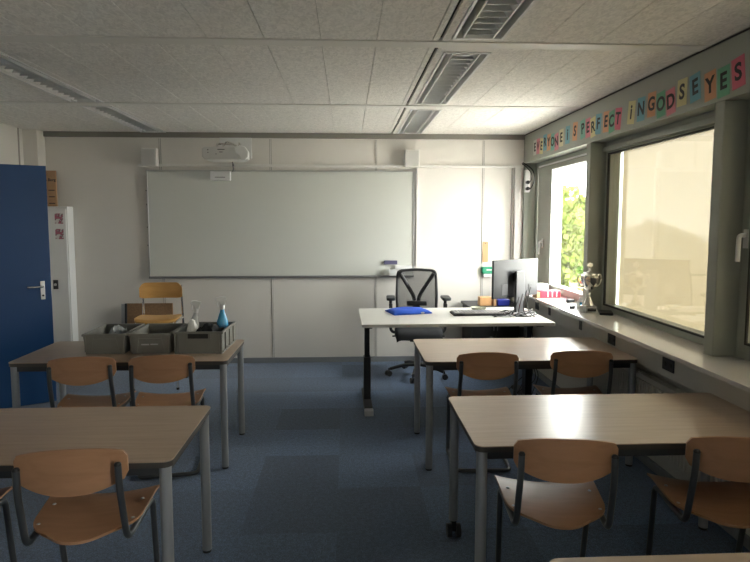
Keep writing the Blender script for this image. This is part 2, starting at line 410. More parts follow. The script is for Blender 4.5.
# baseboards
struct(MB().box(-3.27, 1.985, YB-.018, YB, 0, .06).build('baseboard_back', M['base'], bevel=.003), 'grey skirting of the back wall', 'baseboard')
struct(MB().box(1.968, 1.985, YN, YB-.02, 0, .06).build('baseboard_right', M['base'], bevel=.003), 'grey skirting under the windows', 'baseboard')
struct(MB().box(XL, XL+.015, 4.76, 6.39, 0, .06).build('baseboard_left', M['base'], bevel=.003), 'grey skirting of the left wall', 'baseboard')

# back wall: joints, top trim, trunking
j = MB()
for x in (-2.045, -.843, .326, 1.54): j.box(x-.011, x+.011, YB-.004, YB, .06, 2.51)
struct(j.build('trim_7', M['wall_joint']), 'vertical joint strips between the back wall panels', 'trim')
j = MB()
for x in (-2.045, -.843, .326, 1.54): j.box(x-.0045, x+.0045, YB-.007, YB-.003, .06, 2.51)
struct(j.build('trim_8', M['trunk']), 'bright centre beads of the joints', 'trim')
struct(MB().box(-3.27, 2.0, YB-.03, YB, 2.52, ZC).build('trim_9', M['trim_shade']), 'trim at the ceiling, coloured dark for the shadow there', 'trim')  # dark tone paints the shadow line under the ceiling
struct(MB().box(-2.28, 1.99, YB-.035, YB, 2.205, 2.232).build('trim_10', M['trunk'], bevel=.003), 'white cable trunking above the whiteboard', 'cable trunking')
struct(MB().box(1.895, 1.965, YB-.04, YB, .06, 2.205).build('trim_11', M['trunk'], bevel=.003), 'white vertical cable trunking in the right corner', 'cable trunking')
struct(MB().box(1.862, 1.877, YB-.012, YB, .06, 2.205).build('trim_12', M['wall_joint'], bevel=.002), 'narrow grey strip beside the vertical trunking', 'trim')
struct(MB().box(.775, .80, YB-.03, YB, 1.10, 2.205).build('trim_13', M['trunk'], bevel=.003), 'white vertical trunking along the whiteboard', 'cable trunking')
struct(MB().box(1.992, 2.0, YN, YB-.03, 2.562, ZC-.007).build('trim_14', M['gasket']), 'dark joint between fascia and ceiling', 'trim')

# ceiling with luminaire openings
bands = [(-.26, -.17), (1.46, 1.55), (3.175, 3.285), (4.915, 5.0)]
rowsY = [(-2.4, -.26), (-.17, 1.46), (1.55, 3.175), (3.285, 4.915), (5.0, YB)]
colX = []
gx = [-3.42]; 
k = -11
while True:
    x = .162+.297*k; k += 1
    if x < -3.3: continue
    if x > 2.0: break
    gx.append(x)
gx.append(2.0)
LUM_R = (.555, .830); LUM_L = (-2.235, -1.965); SLOT = (.492, .512)
cl = MB(); g = .0018
for (ya, yb) in rowsY:
    segs = []
    edges = gx[:]
    cuts = []
    if yb > -1: cuts = [LUM_R, LUM_L]
    for a, b in zip(edges[:-1], edges[1:]):
        pieces = [(a+g, b-g)]
        for c0, c1 in cuts + [SLOT]:
            new = []
            for p, q in pieces:
                if q <= c0 or p >= c1: new.append((p, q)); continue
                if p < c0: new.append((p, c0))
                if q > c1: new.append((c1, q))
            pieces = new
        segs += pieces
    for p, q in segs:
        if q-p > .001: cl.box(p, q, ya, yb, ZC, ZC+.02)
struct(cl.build('ceiling', M['ceil'], smooth=False), 'white textured strip tiles of the suspended ceiling', 'ceiling')
cb = MB()
for a, b in bands: cb.box(XL, 2.0, a+.003, b-.003, ZC-.006, ZC+.02)
struct(cb.build('trim_15', M['ceil_bar'], bevel=.002), 'cross bars of the suspended ceiling', 'ceiling bar')
struct(MB().box(XL-.1, 2.3, YN, YB, 2.85, 2.95).build('ceiling_light_stop', M['concrete'], smooth=False), 'unseen slab added above the suspended ceiling to stop light', 'ceiling')  # unseen slab, added to stop light from above
struct(MB().box(-4.8, XL-.1, 3.5, 5.0, 2.3, 2.4).build('ceiling_corridor_stop', M['ceil'], smooth=False), 'unseen corridor ceiling, added to keep daylight out', 'ceiling')  # added with the corridor walls so no sky light leaks in
struct(MB().box(XL, 2.0, YN, YB, ZC+.13, ZC+.14).build('ceiling_backing', M['gasket'], smooth=False), 'black sheet put in for the dark of the void above the tiles', 'ceiling')  # black sheet colours the slot and tile gaps as if in deep shade

# luminaires
M['reflector'] = mat('reflector', (.78, .78, .77), .35)
M['louvre'] = mat('louvre', (.66, .67, .67), .4)
def luminaire(x0, x1, y0, y1, label):
    t = thing('ceiling_light', ((x0+x1)/2, (y0+y1)/2, ZC), label, 'ceiling light', group='recessed louvre lights')
    hx = (x1-x0)/2-.001; hy = (y1-y0)/2-.001
    f = MB(); w = .016
    for a in (-hx, hx-w): f.box(a, a+w, -hy, hy, -.006, .05)
    f.box(-hx+w, hx-w, -hy, -hy+.02, -.006, .05); f.box(-hx+w, hx-w, hy-.02, hy, -.006, .05)
    f.build('frame', M['white'], t, bevel=.0015)
    MB().box(-hx+.004, hx-.004, -hy+.004, hy-.004, .085, .09).box(-hx+.004, -hx+.012, -hy, hy, .05, .085).box(hx-.012, hx-.004, -hy, hy, .05, .085).build('housing', M['sgrey'], t)
    r = MB()
    for s_ in (-1, 1):
        a = s_*(hx-.062)
        r.add([(a, -hy+.02, -.002), (a, hy-.02, -.002), (a-s_*.03, hy-.02, .06), (a-s_*.03, -hy+.02, .06)], [(0, 1, 2, 3)])
        r.add([(a+s_*.008, -hy+.02, -.002), (a+s_*.008, hy-.02, -.002), (a+s_*.008, hy-.02, .08), (a+s_*.008, -hy+.02, .08)], [(0, 1, 2, 3)])
        r.box(min(a, a+s_*.008), max(a, a+s_*.008), -hy+.02, hy-.02, -.004, 0)
    r.build('reflector', M['reflector'], t, smooth=False)
    lv = MB(); n = int((y1-y0)/.085); b = hx-.062
    for i in range(n):
        y = -hy+.03+(2*hy-.06)*(i+.5)/n
        lv.add([(-b, y-.004, 0), (b, y-.004, 0), (b*.75, y+.03, .055), (-b*.75, y+.03, .055), (-b, y+.004, 0), (b, y+.004, 0)], [(0, 1, 2, 3), (5, 4, 3, 2), (1, 0, 4, 5)])
    lo = lv.build('louvre', M['louvre'], t, smooth=False)
    MB().cyl((0, -hy+.03, .065), (0, hy-.03, .065), .013, 12).build('lamp_tube', M['white'], t)
for (a, b, l) in ((5.10, 6.49, 'short louvre light at the far end of the right-hand row, nearest the whiteboard'), (3.37, 4.855, 'louvre light in the middle of the right-hand row'),
                  (1.56, 3.13, 'nearest louvre light of the right-hand row, cut by the top of the photo'), (-.16, 1.45, 'louvre light overhead, behind the top of the photo')):
    luminaire(LUM_R[0], LUM_R[1], a, b, l)
for (a, b, l) in ((5.07, 6.53, 'louvre light at the far end of the left-hand row, nearest the whiteboard'), (3.30, 4.90, 'louvre light of the left-hand row cut by the left edge of the photo')):
    luminaire(LUM_L[0], LUM_L[1], a, b, l)
# blanking strips closing the light channels between luminaires
bl = MB()
for x0, x1 in (LUM_R,):
    for a, b in ((3.13, 3.175), (3.285, 3.37), (4.855, 4.915), (5.0, 5.10), (6.49, YB), (1.55, 1.56), (1.45, 1.46), (-.17, -.16)):
        bl.box(x0, x1, a, b, ZC-.001, ZC+.02)
for a, b in ((3.285, 3.30), (4.90, 4.915), (5.0, 5.07), (6.53, YB), (1.55, 3.175), (-.17, 1.46)):
    bl.box(LUM_L[0], LUM_L[1], a, b, ZC-.001, ZC+.02)
struct(bl.build('trim_16', M['ceil_bar'], smooth=False), 'blanking strips in the light channels', 'ceiling bar')

# ------------------------------------------------------------------ door leaf (open into the room)
door = struct(MB().box(0, .925, -.02, .02, .012, 2.085).build('door_1', M['door'], bevel=.003), 'blue door standing open at the left edge', 'door')
door.location = (-3.405, 4.745, 0); door.rotation_euler.z = math.radians(30)
dh = MB(); dh.box(.842, .875, -.028, -.02, .93, 1.09); hp = dh.build('door_plate', M['alu'], door, 'aluminium door plate', bevel=.002)
MB().tube([(.859, -.025, 1.045), (.859, -.075, 1.045), (.742, -.075, 1.045)], .009, .02, 10).build('door_handle', M['chrome'], hp)
MB().cyl((.859, -.034, .965), (.859, -.027, .965), .009, 12).build('keyhole', M['black'], hp)
MB().box(.923, .9275, -.012, .012, .94, 1.12).build('lock_plate', M['alu'], door)
hg = MB()
for z in (.25, 1.05, 1.85): hg.cyl((-.004, -.022, z-.04), (-.004, -.022, z+.04), .009, 10)
hg.build('hinge', M['alu'], door)

# ------------------------------------------------------------------ locker, box, wall things at left
lk = thing('locker', (-3.105, 6.47, 0), 'tall slim white locker behind the blue door against the back wall', 'locker')
MB().box(-.15, .105, -.06, .075, 0, 1.765).build('body', M['white'], lk, bevel=.004)
ld = MB().box(-.14, .095, -.074, -.061, .06, 1.74).build('locker_door', M['white'], lk, bevel=.006)
MB().box(-.065, -.015, -.088, -.0745, .875, .975).build('lock', M['dgrey'], ld, 'dark square lock plate', bevel=.003)
MB().cyl((-.04, -.098, .925), (-.04, -.088, .925), .014, 14).build('lock_knob', M['alu'], ld)
for z, l in ((1.635, 'upper small photo print on the white locker door'), (1.47, 'lower small photo print on the white locker door')):
    tag(MB().box(-.043, .043, -.0006, .0006, -.055, .055).build('photo_print', M['photo'], loc=(-3.085, 6.3952, z)), l, 'photo', group='photo prints on the locker')

def text_mesh(s, size, m, parent=None, name='letter', ext=.0006, offset=0, shear=0):
    cu = bpy.data.curves.new('t', 'FONT'); cu.body = s; cu.size = size; cu.extrude = ext; cu.align_x = 'CENTER'; cu.align_y = 'CENTER'; cu.offset = offset; cu.shear = shear; cu.resolution_u = 4
    o = bpy.data.objects.new('t', cu); col.objects.link(o)
    dg = bpy.context.evaluated_depsgraph_get()
    me = bpy.data.meshes.new_from_object(o.evaluated_get(dg))
    bpy.data.objects.remove(o); bpy.data.curves.remove(cu)
    me.materials.clear(); me.materials.append(m)
    ob = bpy.data.objects.new(name, me); col.objects.link(ob)
    if parent: ob.parent = parent
    return ob

cbx = thing('cardboard_sign', (-3.19, 6.47, 1.765), 'printed brown cardboard sign standing on top of the white locker', 'sign')
MB().box(-.075, .06, -.012, .012, 0, .385).build('carton', M['card'], cbx, bevel=.002)
t = text_mesh('ns Borg', .042, M['ink'], cbx, 'lettering', offset=.0012); t.location = (-.005, -.0132, .285); t.rotation_euler = (PI/2, 0, 0)
for z in (.17, .10, .03): MB().box(-.02, .045, -.0135, -.012, z, z+.009).build('printed_line', M['ink'], cbx)
for z in (.17, .10, .03): MB().box(-.045, -.036, -.0135, -.012, z-.006, z+.014).build('printed_digit', M['ink'], cbx)

# cork board leaning on the wall
bd = thing('pin_board', (-2.20, 6.45, 0), 'brown framed pin board leaning against the wall behind the yellow chair', 'board')
b_ = MB().at(rx=math.radians(-4)); b_.box(-.235, .235, -.008, .008, .02, .68); b_.build('panel', M['cork'], bd)
b_ = MB().at(rx=math.radians(-4)); 
b_.box(-.26, -.235, -.014, .014, 0, .70)
b_.build('frame', M['dgrey'], bd, 'dark side rail of the frame', bevel=.002)
b_ = MB().at(rx=math.radians(-4)); b_.box(-.235, .26, -.012, .012, .68, .70).box(.235, .26, -.012, .012, 0, .68).box(-.235, .235, -.012, .012, 0, .02)
b_.build('frame', M['cork'], bd, bevel=.002)
b_ = MB().at(rx=math.radians(-4)); b_.box(-.30, -.262, -.005, .012, 0, .695); b_.build('backing_sheet', M['lgrey'], bd, 'grey sheet showing beside the frame')
for i, (x, m, h, l) in enumerate(((-2.14, 'paper', .05, 'white'), (-2.10, 'red', .04, 'red'), (-2.03, 'blueplastic', .06, 'navy blue'))):
    tag(MB().box(-.03, .03, -.08, .08, 0, h).build('book', M[m], loc=(x+i*.02, 6.2, 0), bevel=.002), l+' book lying on the carpet in front of the pin board', 'book', group='books on the floor by the wall')

# ------------------------------------------------------------------ whiteboard and things around it
wb = thing('whiteboard', (-.72, YB, .985), 'very wide whiteboard on the back wall', 'whiteboard')
W2, H2 = 1.475, 1.182
MB().box(-W2+.012, W2-.012, -.026, -.006, .012, H2-.012).build('writing_surface', M['board'], wb)
f = MB(); f.box(-W2, -W2+.014, -.034, -.001, 0, H2).box(W2-.014, W2, -.034, -.001, 0, H2).box(-W2+.014, W2-.014, -.034, -.001, H2-.014, H2)
f.build('frame', M['alu'], wb, bevel=.002)
MB().box(-W2, W2, -.045, -.001, -.012, .012).build('pen_ledge', M['mgrey'], wb, 'grey lower rail', bevel=.003)
for z in (.35, .55, .8, .95): MB().box(-W2-.006, -W2+.002, -.037, -.02, z, z+.012).build('edge_clip', M['dgrey'], wb)
tag(MB().box(-.075, .075, -.028, 0, -.022, .022).build('board_eraser', mat('eraser_purple', (.10, .095, .17), .7), loc=(.49, YB-.0275, 1.143), bevel=.004), 'purple-grey felt eraser stuck on the lower right of the whiteboard', 'eraser')
pt = thing('pen_tray', (.56, YB-.046, 1.0), 'white pen tray at the lower right corner of the whiteboard', 'pen tray')
MB().box(-.09, .09, -.07, 0, 0, .012).box(-.09, .09, -.07, -.062, .012, .07).box(-.09, -.084, -.062, 0, .012, .07).box(.084, .09, -.062, 0, .012, .07).build('tray', M['white'], pt, bevel=.002)
MB().box(-.02, .17, -.02, -.001, .07, .11).build('back_plate', M['white'], pt, bevel=.002)
sb = thing('sensor_box', (-1.38, YB-.035, 2.05), 'small white box on the top edge of the whiteboard under the projector', 'sensor')
MB().box(-.108, .108, -.06, 0, 0, .10).build('housing', M['white'], sb, bevel=.006)
MB().box(-.055, .055, -.0615, -.06, .032, .038).build('slot', M['dgrey'], sb)

# projector
pj = thing('projector', (-1.215, 6.06, 2.222), 'white short-throw projector on a wall arm above the whiteboard', 'projector')
body = MB(); body.prism([(-.225, .03), (-.20, 0), (.14, 0), (.20, .02), (.20, .10), (.17, .125), (-.20, .125), (-.225, .11)], -.14, .14, 'y')
body.build('body', M['wallg'], pj, bevel=.008)
sn = MB()
pr = [(.12, .0), (.20, .0), (.225, .03), (.23, .06), (.215, .10), (.17, .13), (.10, .135), (.09, .10), (.10, .075), (.14, .065), (.15, .04)]
sn.prism([(a, b) for a, b in [(.10, .12), (.11, .06), (.14, .045), (.155, .02), (.165, -.005), (.205, -.005), (.235, .03), (.235, .08), (.205, .125), (.15, .137)]], -.165, -.13, 'y')
sn.build('lens_hood', M['white'], pj, 'white curved lens hood', bevel=.006)
for q in ((-.07, -.0, .095, .102), (-.055, -.02, .070, .076), (-.17, -.16, .09, .1), (-.17, -.16, .065, .072), (-.09, -.08, .05, .057)): MB().box(q[0], q[1], -.1415, -.14, q[2], q[3]).build('marking', M['dgrey'], pj)
ar = MB(); ar.tube([(-.10, -.02, .127), (-.10, -.02, .17), (.02, .2, .19), (.02, .488, .19)], .012, .02, 8).tube([(.12, 0, .127), (.12, .0, .18), (.06, .488, .18)], .009, .02, 8).tube([(-.04, -.05, .127), (0, -.05, .19), (.08, -.05, .16), (.12, -.05, .127)], .008, .02, 8)
ar.box(-.13, .15, -.06, .06, .127, .137)
ar.build('arm', M['chrome'], pj)
MB().box(-.18, .17, .471, .491, .075, .31).build('wall_plate', M['white'], pj, bevel=.005)
tag(MB().tube([(-1.19, 6.17, 2.224), (-1.19, 6.25, 2.19), (-1.24, 6.45, 2.24), (-1.24, 6.49, 2.17), (-1.25, 6.49, 2.148)], .006, .03, 8).build('projector_cable', M['dgrey']), 'short dark cable hanging from the projector to the white sensor box', 'cable')

# speakers
def speaker(x, w, label, turn):
    s_ = thing('wall_speaker', (x, YB-.10, 2.2325-.03), label, 'speaker', rz=0, group='wall speakers above the whiteboard')
    MB().box(-w/2, w/2, -.02, .062, 0, .19).build('cabinet', M['trunk'], s_, bevel=.005)
    MB().box(-w/2+.012, w/2-.012, -.027, -.021, .012, .178).build('grille', M['wallg'], s_, bevel=.003)
speaker(-2.13, .16, 'wall speaker at the top left corner of the whiteboard', 0)
speaker(.72, .17, 'wall speaker at the top right corner of the whiteboard', 0)

# ruler, first-aid box, power strip on the wall right
rl = thing('wooden_block', (1.574, YB-.006, 1.14), 'long orange-brown wooden slat hanging on the back wall above the green box', 'wooden slat')
MB().prism(rrect(-.032, .032, 0, .235, .012), -.008, .006, 'y').build('slat', M['wood'], rl)
MB().cyl((0, -.0095, .215), (0, -.0075, .215), .006, 10).build('hole', M['dgrey'], rl)
fa = thing('plaster_dispenser', (1.60, YB, .975), 'green and white dispenser box on the back wall left of the monitor', 'dispenser')
MB().box(-.07, .075, -.06, -.0, .035, .115).build('cover', M['green'], fa, bevel=.012)
MB().box(-.055, .065, -.065, -.0, 0, .034).build('tray', M['white'], fa, bevel=.004)
MB().box(-.02, .04, -.062, -.0605, .075, .085).build('pale_mark', M['white'], fa)
ps = thing('power_strip', (2.02, 6.5095, 1.93), 'white power strip with black plugs hanging in the right corner', 'power strip')
MB().box(-.03, .03, -.04, -.001, 0, .25).build('housing', M['white'], ps, bevel=.008)
for z in (.04, .11): MB().cyl((0, -.075, z), (0, -.0405, z), .02, 14).build('plug', M['black'], ps)
tag(MB().tube([(2.02, 6.43, 1.97), (2.03, 6.38, 1.96), (2.08, 6.40, 2.05), (2.085, 6.44, 2.16), (2.03, 6.46, 2.22), (1.97, 6.49, 2.26)], .006, .05, 8).tube([(2.02, 6.43, 2.04), (2.04, 6.39, 2.05), (2.06, 6.42, 2.13), (2.0, 6.47, 2.22), (1.96, 6.49, 2.25)], .005, .04, 8).build('power_cable', M['black']), 'black cables looping from the power strip up to the trunking', 'cable')

# ------------------------------------------------------------------ school tables
def table(label, x0, y0, w, d, caster=False, cat='table'):
    H = .722; k_ = 1.0147; x0, y0, w, d = x0*k_, y0*k_, w*k_, d*k_
    t = thing('school_table', (x0+w/2, y0+d/2, 0), label, 'table', group='beech-topped school tables')
    hx, hy = w/2, d/2
    MB().prism(rrect(-hx, hx, -hy, hy, .035), H-.004, H).build('tabletop', M['table'], t)
    MB().prism(rrect(-hx+.0015, hx-.0015, -hy+.0015, hy-.0015, .034), H-.026, H-.004).build('edge_band', M['edge'], t, 'dark edge under the beech surface')
    ix, iy = hx-.032, hy-.032
    fr = MB()
    for s_ in (-1, 1):
        fr.box(-ix+.02, ix-.02, s_*iy-.012, s_*iy+.012, H-.062, H-.0262); fr.box(s_*ix-.012, s_*ix+.012, -iy+.02, iy-.02, H-.062, H-.0262)
    fr.build('under_frame', M['dgrey'], t, bevel=.003)
    for sx in (-1, 1):
        for sy in (-1, 1):
            cst = caster and sx == -1 and sy == 1
            lz = .085 if cst else .012
            l = MB().cyl((sx*ix, sy*iy, lz), (sx*ix, sy*iy, H-.0265), .0225, 20)
            lg = l.build('leg', M['leg'], t)
            if cst:
                c = MB(); c.cyl((sx*ix+.012, sy*iy-.012, .034), (sx*ix+.034, sy*iy-.012, .034), .034, 20); c.cyl((sx*ix-.034, sy*iy-.012, .034), (sx*ix-.012, sy*iy-.012, .034), .034, 20)
                c.box(sx*ix-.012, sx*ix+.012, sy*iy-.02, sy*iy+.02, .03, .086)
                c.build('caster', M['black'], lg)
            else:
                MB().cyl((sx*ix, sy*iy, 0), (sx*ix, sy*iy, .014), .021, 18).build('foot_cap', M['black'], lg)
    return t
table('school table carrying the three grey crates', -2.115, 3.64, 1.355, .655)
table('school table at the bottom left in front of the crate table', -2.015, 2.10, 1.365, .65)
table('school table just in front of the white teacher desk', .487, 3.55, 1.375, .70)
table('school table at the right with a swivel caster on its far left leg', .501, 2.185, 1.37, .65, caster=True)
table('school table cut off by the bottom edge of the photo at the right', .516, .775, 1.36, .655)

# ------------------------------------------------------------------ school chairs
def school_chair():
    c = thing('school_chair', (0, 0, 0), '', 'chair', group='brown plywood school chairs')
    # seat: dished, wide front, rounded rear
    def seat(u, v):
        y = -.195+v*.415
        if v < .45:
            q = (v/.45); hw = .125+.075*math.sqrt(max(0, 1-(1-q)**2))*1.0
        else:
            hw = .200+.012*(v-.45)/.55
        x = (u*2-1)*hw
        # rear edge curved: sides start further forward
        yy = y+(1-v)**2*.085*(abs(u*2-1)**2.2)
        z = .462+.022*(x/.2)**2*(.35+.65*v)-.010*max(0, (v-.8)/.2)**2+.006*(1-v)
        return (x, yy, z)
    MB().sheet(seat, 20, 16, .010).build('seat', M['ply'], c, ang=50)
    for sx in (-1, 1):
        for y in (-.055, .095): MB().lathe([(.0075, 0), (.006, .003), (.001, .004)], (sx*.17, y, .4735 if y < 0 else .4775), 10).build('screw', M['alu'], c)
    def back(u, v):
        a = u*2-1; x = a*.191
        ends = abs(a)**2.3
        zt = .817-.028*ends; zb = .640+.052*ends
        e = max(0, abs(a)-.93)/.07
        zt -= .018*e*e; zb += .018*e*e
        y = -.207+.035*a*a
        z = zb+(zt-zb)*v
        return (x, y-(z-.72)*.10, z)
    MB().sheet(back, 28, 8, .010, (0, -1, 0)).build('backrest', M['ply'], c, ang=50)
    # frame
    fr = MB()
    for sx in (-1, 1):
        fr.tube([(sx*.168, -.213, .752), (sx*.170, -.208, .66), (sx*.174, -.150, .442), (sx*.178, -.06, .442), (sx*.192, .165, .448), (sx*.186, .245, .0135), (sx*.178, -.08, .0135), (0, -.08, .0135)], .0125, .045, 12, seg=6)
    fr.build('frame', M['tube'], c, ang=60)
    for sx in (-1, 1): MB().lathe([(.0125, 0), (.0125, .004), (.009, .010), (.002, .012)], (sx*.168, -.213, .751), 12).build('tube_cap', M['black'], c)
    return c
CH = school_chair()
spots = [  # x, y (stem line), rotation in degrees, label
    (-.986, 2.03, 5.5, 'brown school chair at the bottom left table, its whole backrest and seat in view'),
    (-1.605, 2.05, 6, 'brown school chair cut by the left edge of the photo, mostly out of view'),
    (.813, 2.046, -7.5, 'brown school chair with a bright window reflection on its seat, at the caster table'),
    (1.475, 2.025, -12, 'brown school chair cut by the right edge of the photo, below the window sill'),
    (.862, 3.45, -2.5, 'left one of the two brown school chairs at the table before the teacher desk'),
    (1.460, 3.472, -6, 'brown school chair beside the radiator at the table before the teacher desk'),
    (-1.580, 3.448, 7, 'left one of the two brown school chairs at the crate table'),
    (-1.116, 3.473, 8, 'right one of the two brown school chairs at the crate table'),
]
for i, (x, y, a, l) in enumerate(spots):
    o = CH if i == 0 else copy_tree(CH)
    r = math.radians(a)
    place(o, (x-.205*math.sin(r), y+.205*math.cos(r), 0), r, l)

# yellow high chair by the wall, facing the viewer
yc = thing('high_chair', (-1.845, 5.72, 0), 'yellow plywood chair with chrome legs standing against the back wall', 'chair', rz=math.radians(4))
def yback(u, v):
    a = u*2-1; x = a*.205; e = max(0, abs(a)-.72)/.28
    zt = 1.00-.05*e*e; zb = .845+.012*e*e
    return (x, .14-.03*a*a, zb+(zt-zb)*v)
MB().sheet(yback, 24, 8, .011, (0, 1, 0)).build('backrest', M['yply'], yc, ang=50)
def yseat(u, v):
    a = u*2-1; hw = .205*(1-.10*(2*v-1)**4); e = .03*abs(a)**3
    y = -.19+e+(.34-2*e)*v
    return (a*hw, y, .668+.012*a*a-.02*max(0, (.2-v)/.2)**2)
MB().sheet(yseat, 20, 14, .012).build('seat', M['yply'], yc, ang=50)
fr = MB()
for s_ in (-1, 1):
    fr.tube([(s_*.185, .155, .97), (s_*.192, .175, .66), (s_*.20, .22, .012)], .0115, .06, 12)
    fr.tube([(s_*.192, .165, .64), (s_*.18, -.13, .645), (s_*.205, -.20, .012)], .0115, .05, 12)
fr.tube([(-.187, -.13, .61), (0, -.12, .63), (.187, -.13, .61)], .009, .04, 10)
fr.tube([(-.198, .20, .25), (-.203, -.18, .25), (.203, -.18, .25), (.198, .20, .25)], .009, .03, 10)
fr.build('frame', M['chrome'], yc, ang=60)
for s_ in (-1, 1):
    for q in ((s_*.20, .22), (s_*.205, -.20)): MB().cyl((*q, 0), (*q, .02), .014, 12).build('foot_cap', M['black'], yc)

# ------------------------------------------------------------------ crates on the table
def crate(x, y, w, d, h, label, rz=0, kind=0):
    t = thing('storage_crate', (x*1.012, y*1.0147, .722), label, 'crate', rz=rz, group='grey plastic crates on the table')
    n = .012; b = MB(); tp = .014 if kind == 0 else .004
    # tapered walls
    def ring(z, hw, hd): return [(-hw, -hd, z), (hw, -hd, z), (hw, hd, z), (-hw, hd, z)]
    hw, hd = w/2, d/2
    V = ring(0, hw-tp-.004, hd-tp-.004)+ring(h, hw-.006, hd-.006)+ring(h, hw-.011, hd-.011)+ring(.006, hw-tp-.009, hd-tp-.009)
    F = [(3, 2, 1, 0), (12, 13, 14, 15)]
    for a in (0, 4, 8):
        for k in range(4):
            k2 = (k+1) % 4; F.append((a+k, a+k2, a+4+k2, a+4+k))
    b.add(V, F)
    r = MB()
    zr = h-.012
    for (x0, x1, y0, y1) in ((-hw, hw, -hd, -hd+.016), (-hw, hw, hd-.016, hd), (-hw, -hw+.016, -hd+.016, hd-.016), (hw-.016, hw, -hd+.016, hd-.016)):
        r.box(x0, x1, y0, y1, zr, h+.003)
    r.build('rim', M['crate'], t, bevel=.002)
    d_ = MB(); yf = -hd-.001
    if kind == 0:
        for s_ in (-1, 1):
            d_.add([(s_*(hw-.075), yf+.005, zr), (s_*(hw-.067), yf+.005, zr), (s_*(hw-.045), yf+.016, .006), (s_*(hw-.055), yf+.016, .006),
                    (s_*(hw-.075), yf+.02, zr), (s_*(hw-.067), yf+.02, zr), (s_*(hw-.045), yf+.03, .006), (s_*(hw-.055), yf+.03, .006)],
                   [(0, 1, 2, 3), (1, 5, 6, 2), (4, 0, 3, 7), (5, 4, 7, 6)])
            d_.box(s_*(hw-.02)-.004, s_*(hw-.02)+.004, yf+.004, yf+.012, .02, zr)
        d_.box(-.075, .075, yf+.003, yf+.012, zr-.022, zr-.018)
    else:
        for s_ in (-1, 1):
            for q in (.012, .03): d_.box(s_*(hw-q)-.003, s_*(hw-q)+.003, yf-.001, yf+.010, .012, zr)
            d_.box(s_*(hw-.03)-.02, s_*(hw-.03)+.02, yf-.001, yf+.012, .0, .014)
        for q in (-.12, 0.0, .12): d_.box(hw-.006, hw+.002, q-.004, q+.004, .012, zr)
        d_.box(hw-.006, hw+.002, -hd+.01, hd-.01, .012, .02)
    b.v_ = len(b.v); n0 = len(b.v); b.v += d_.v; b.f += [tuple(i+n0 for i in f_) for f_ in d_.f]
    b.build('walls', M['crate'], t, smooth=False)
    if kind:
        hb = MB(); hb.box(-.068, .068, yf-.002, yf+.004, h-.042, h-.010); hb.build('hand_hole', M['black'], t, 'dark hand hole', bevel=.001)
        MB().box(-.085, -.069, yf-.004, yf+.006, h-.048, h-.004).box(.069, .085, yf-.004, yf+.006, h-.048, h-.004).box(-.069, .069, yf-.004, yf+.006, h-.048, h-.0425).build('handle_rim', M['crate'], t)
    return t
crate(-1.608, 4.035, .285, .40, .137, 'left grey crate holding crumpled clear plastic', math.radians(1))
c2 = crate(-1.309, 4.035, .285, .40, .137, 'middle grey crate, empty, with a pale label strip', math.radians(0))
MB().box(-.055, -.005, -.1965, -.1935, .062, .070).box(.005, .055, -.1965, -.1935, .064, .071).build('label_strip', M['lgrey'], c2)
crate(-.985, 4.03, .335, .395, .147, 'right grey crate with a hand hole, filled with black cloth', math.radians(-1.5), 1)
# crumpled plastic
def crumple(nx, ny, w, d, hz, seed, base, amp):
    rnd = random.Random(seed); H = [[rnd.random() for _ in range(ny+1)] for _ in range(nx+1)]
    def fn(u, v):
        i = min(int(u*nx+.5), nx); jj = min(int(v*ny+.5), ny)
        e = min(1, 5*min(u, 1-u))*min(1, 5*min(v, 1-v))
        return ((u-.5)*w+.01*(H[i][jj]-.5), (v-.5)*d+.01*(H[jj % (nx+1)][i % (ny+1)]-.5), base+hz*(math.sin(u*PI)*math.sin(v*PI))**.5+amp*(H[i][jj]-.5)*e)
    return fn
tag(MB().sheet(crumple(11, 11, .17, .2, .125, 3, .010, .06), 11, 11, .001).build('plastic_bag', M['clear'], loc=(-1.62, 4.13, .722), ang=20), 'crumpled clear plastic bag inside the left crate', 'plastic bag')
tag(MB().sheet(crumple(16, 16, .28, .31, .150, 5, .008, .045), 16, 16, .002).build('black_cloth', M['cloth'], loc=(-.975, 4.10, .722), ang=60), 'black cloth heaped in the right crate', 'cloth')

def spray(loc, label, blue, rz, tilt=0, k=1.16, fat=1.):
    t = thing('spray_bottle', loc, label, 'spray bottle', rz=rz); t.rotation_euler.y = tilt
    m1 = M['bottle_blue'] if blue else M['clearw']; t.scale = (k, k, k)
    MB().lathe([(.030*fat, 0), (.034*fat, .01), (.035*fat, .10), (.033*fat, .14), (.020, .185), (.013, .205), (.013, .225)], (0, 0, 0), 20).build('bottle', m1, t)
    MB().lathe([(.0155, .215), (.0155, .24), (.012, .245)], (0, 0, 0), 16).build('collar', M['white'], t)
    h = MB(); h.prism([(-.018, .243), (.012, .243), (.016, .262), (.036, .268), (.042, .280), (.036, .292), (.01, .297), (-.022, .292), (-.028, .280), (-.018, .266)], -.012, .012, 'y')
    h.build('trigger_head', M['white'], t, bevel=.003)
    MB().tube([(.026, 0, .268), (.032, 0, .25), (.026, 0, .232)], .004, .01, 8).build('trigger', M['white'], t)
    if blue:
        MB().lathe([(.0352*fat, .02), (.0358*fat, .022), (.0358*fat, .115), (.0352*fat, .117)], (0, 0, 0), 20).build('label_wrap', M['labelblue'], t)
    return t
M['bottle_blue'] = mat('blue_liquid', lin(70, 160, 205), .15)
M['labelblue'] = mat('label_blue', lin(40, 130, 180), .4)
M['clearw'] = mat('clear_bottle', (.55, .56, .56), .15)
spray((-1.115, 4.16, .731), 'white spray bottle leaning on the left in the right crate', False, math.radians(190), math.radians(-8), 1.07)
spray((-.905, 4.21, .731), 'spray bottle with blue liquid standing at the right end of the right crate', True, math.radians(200), 0, 1.14, 1.05)
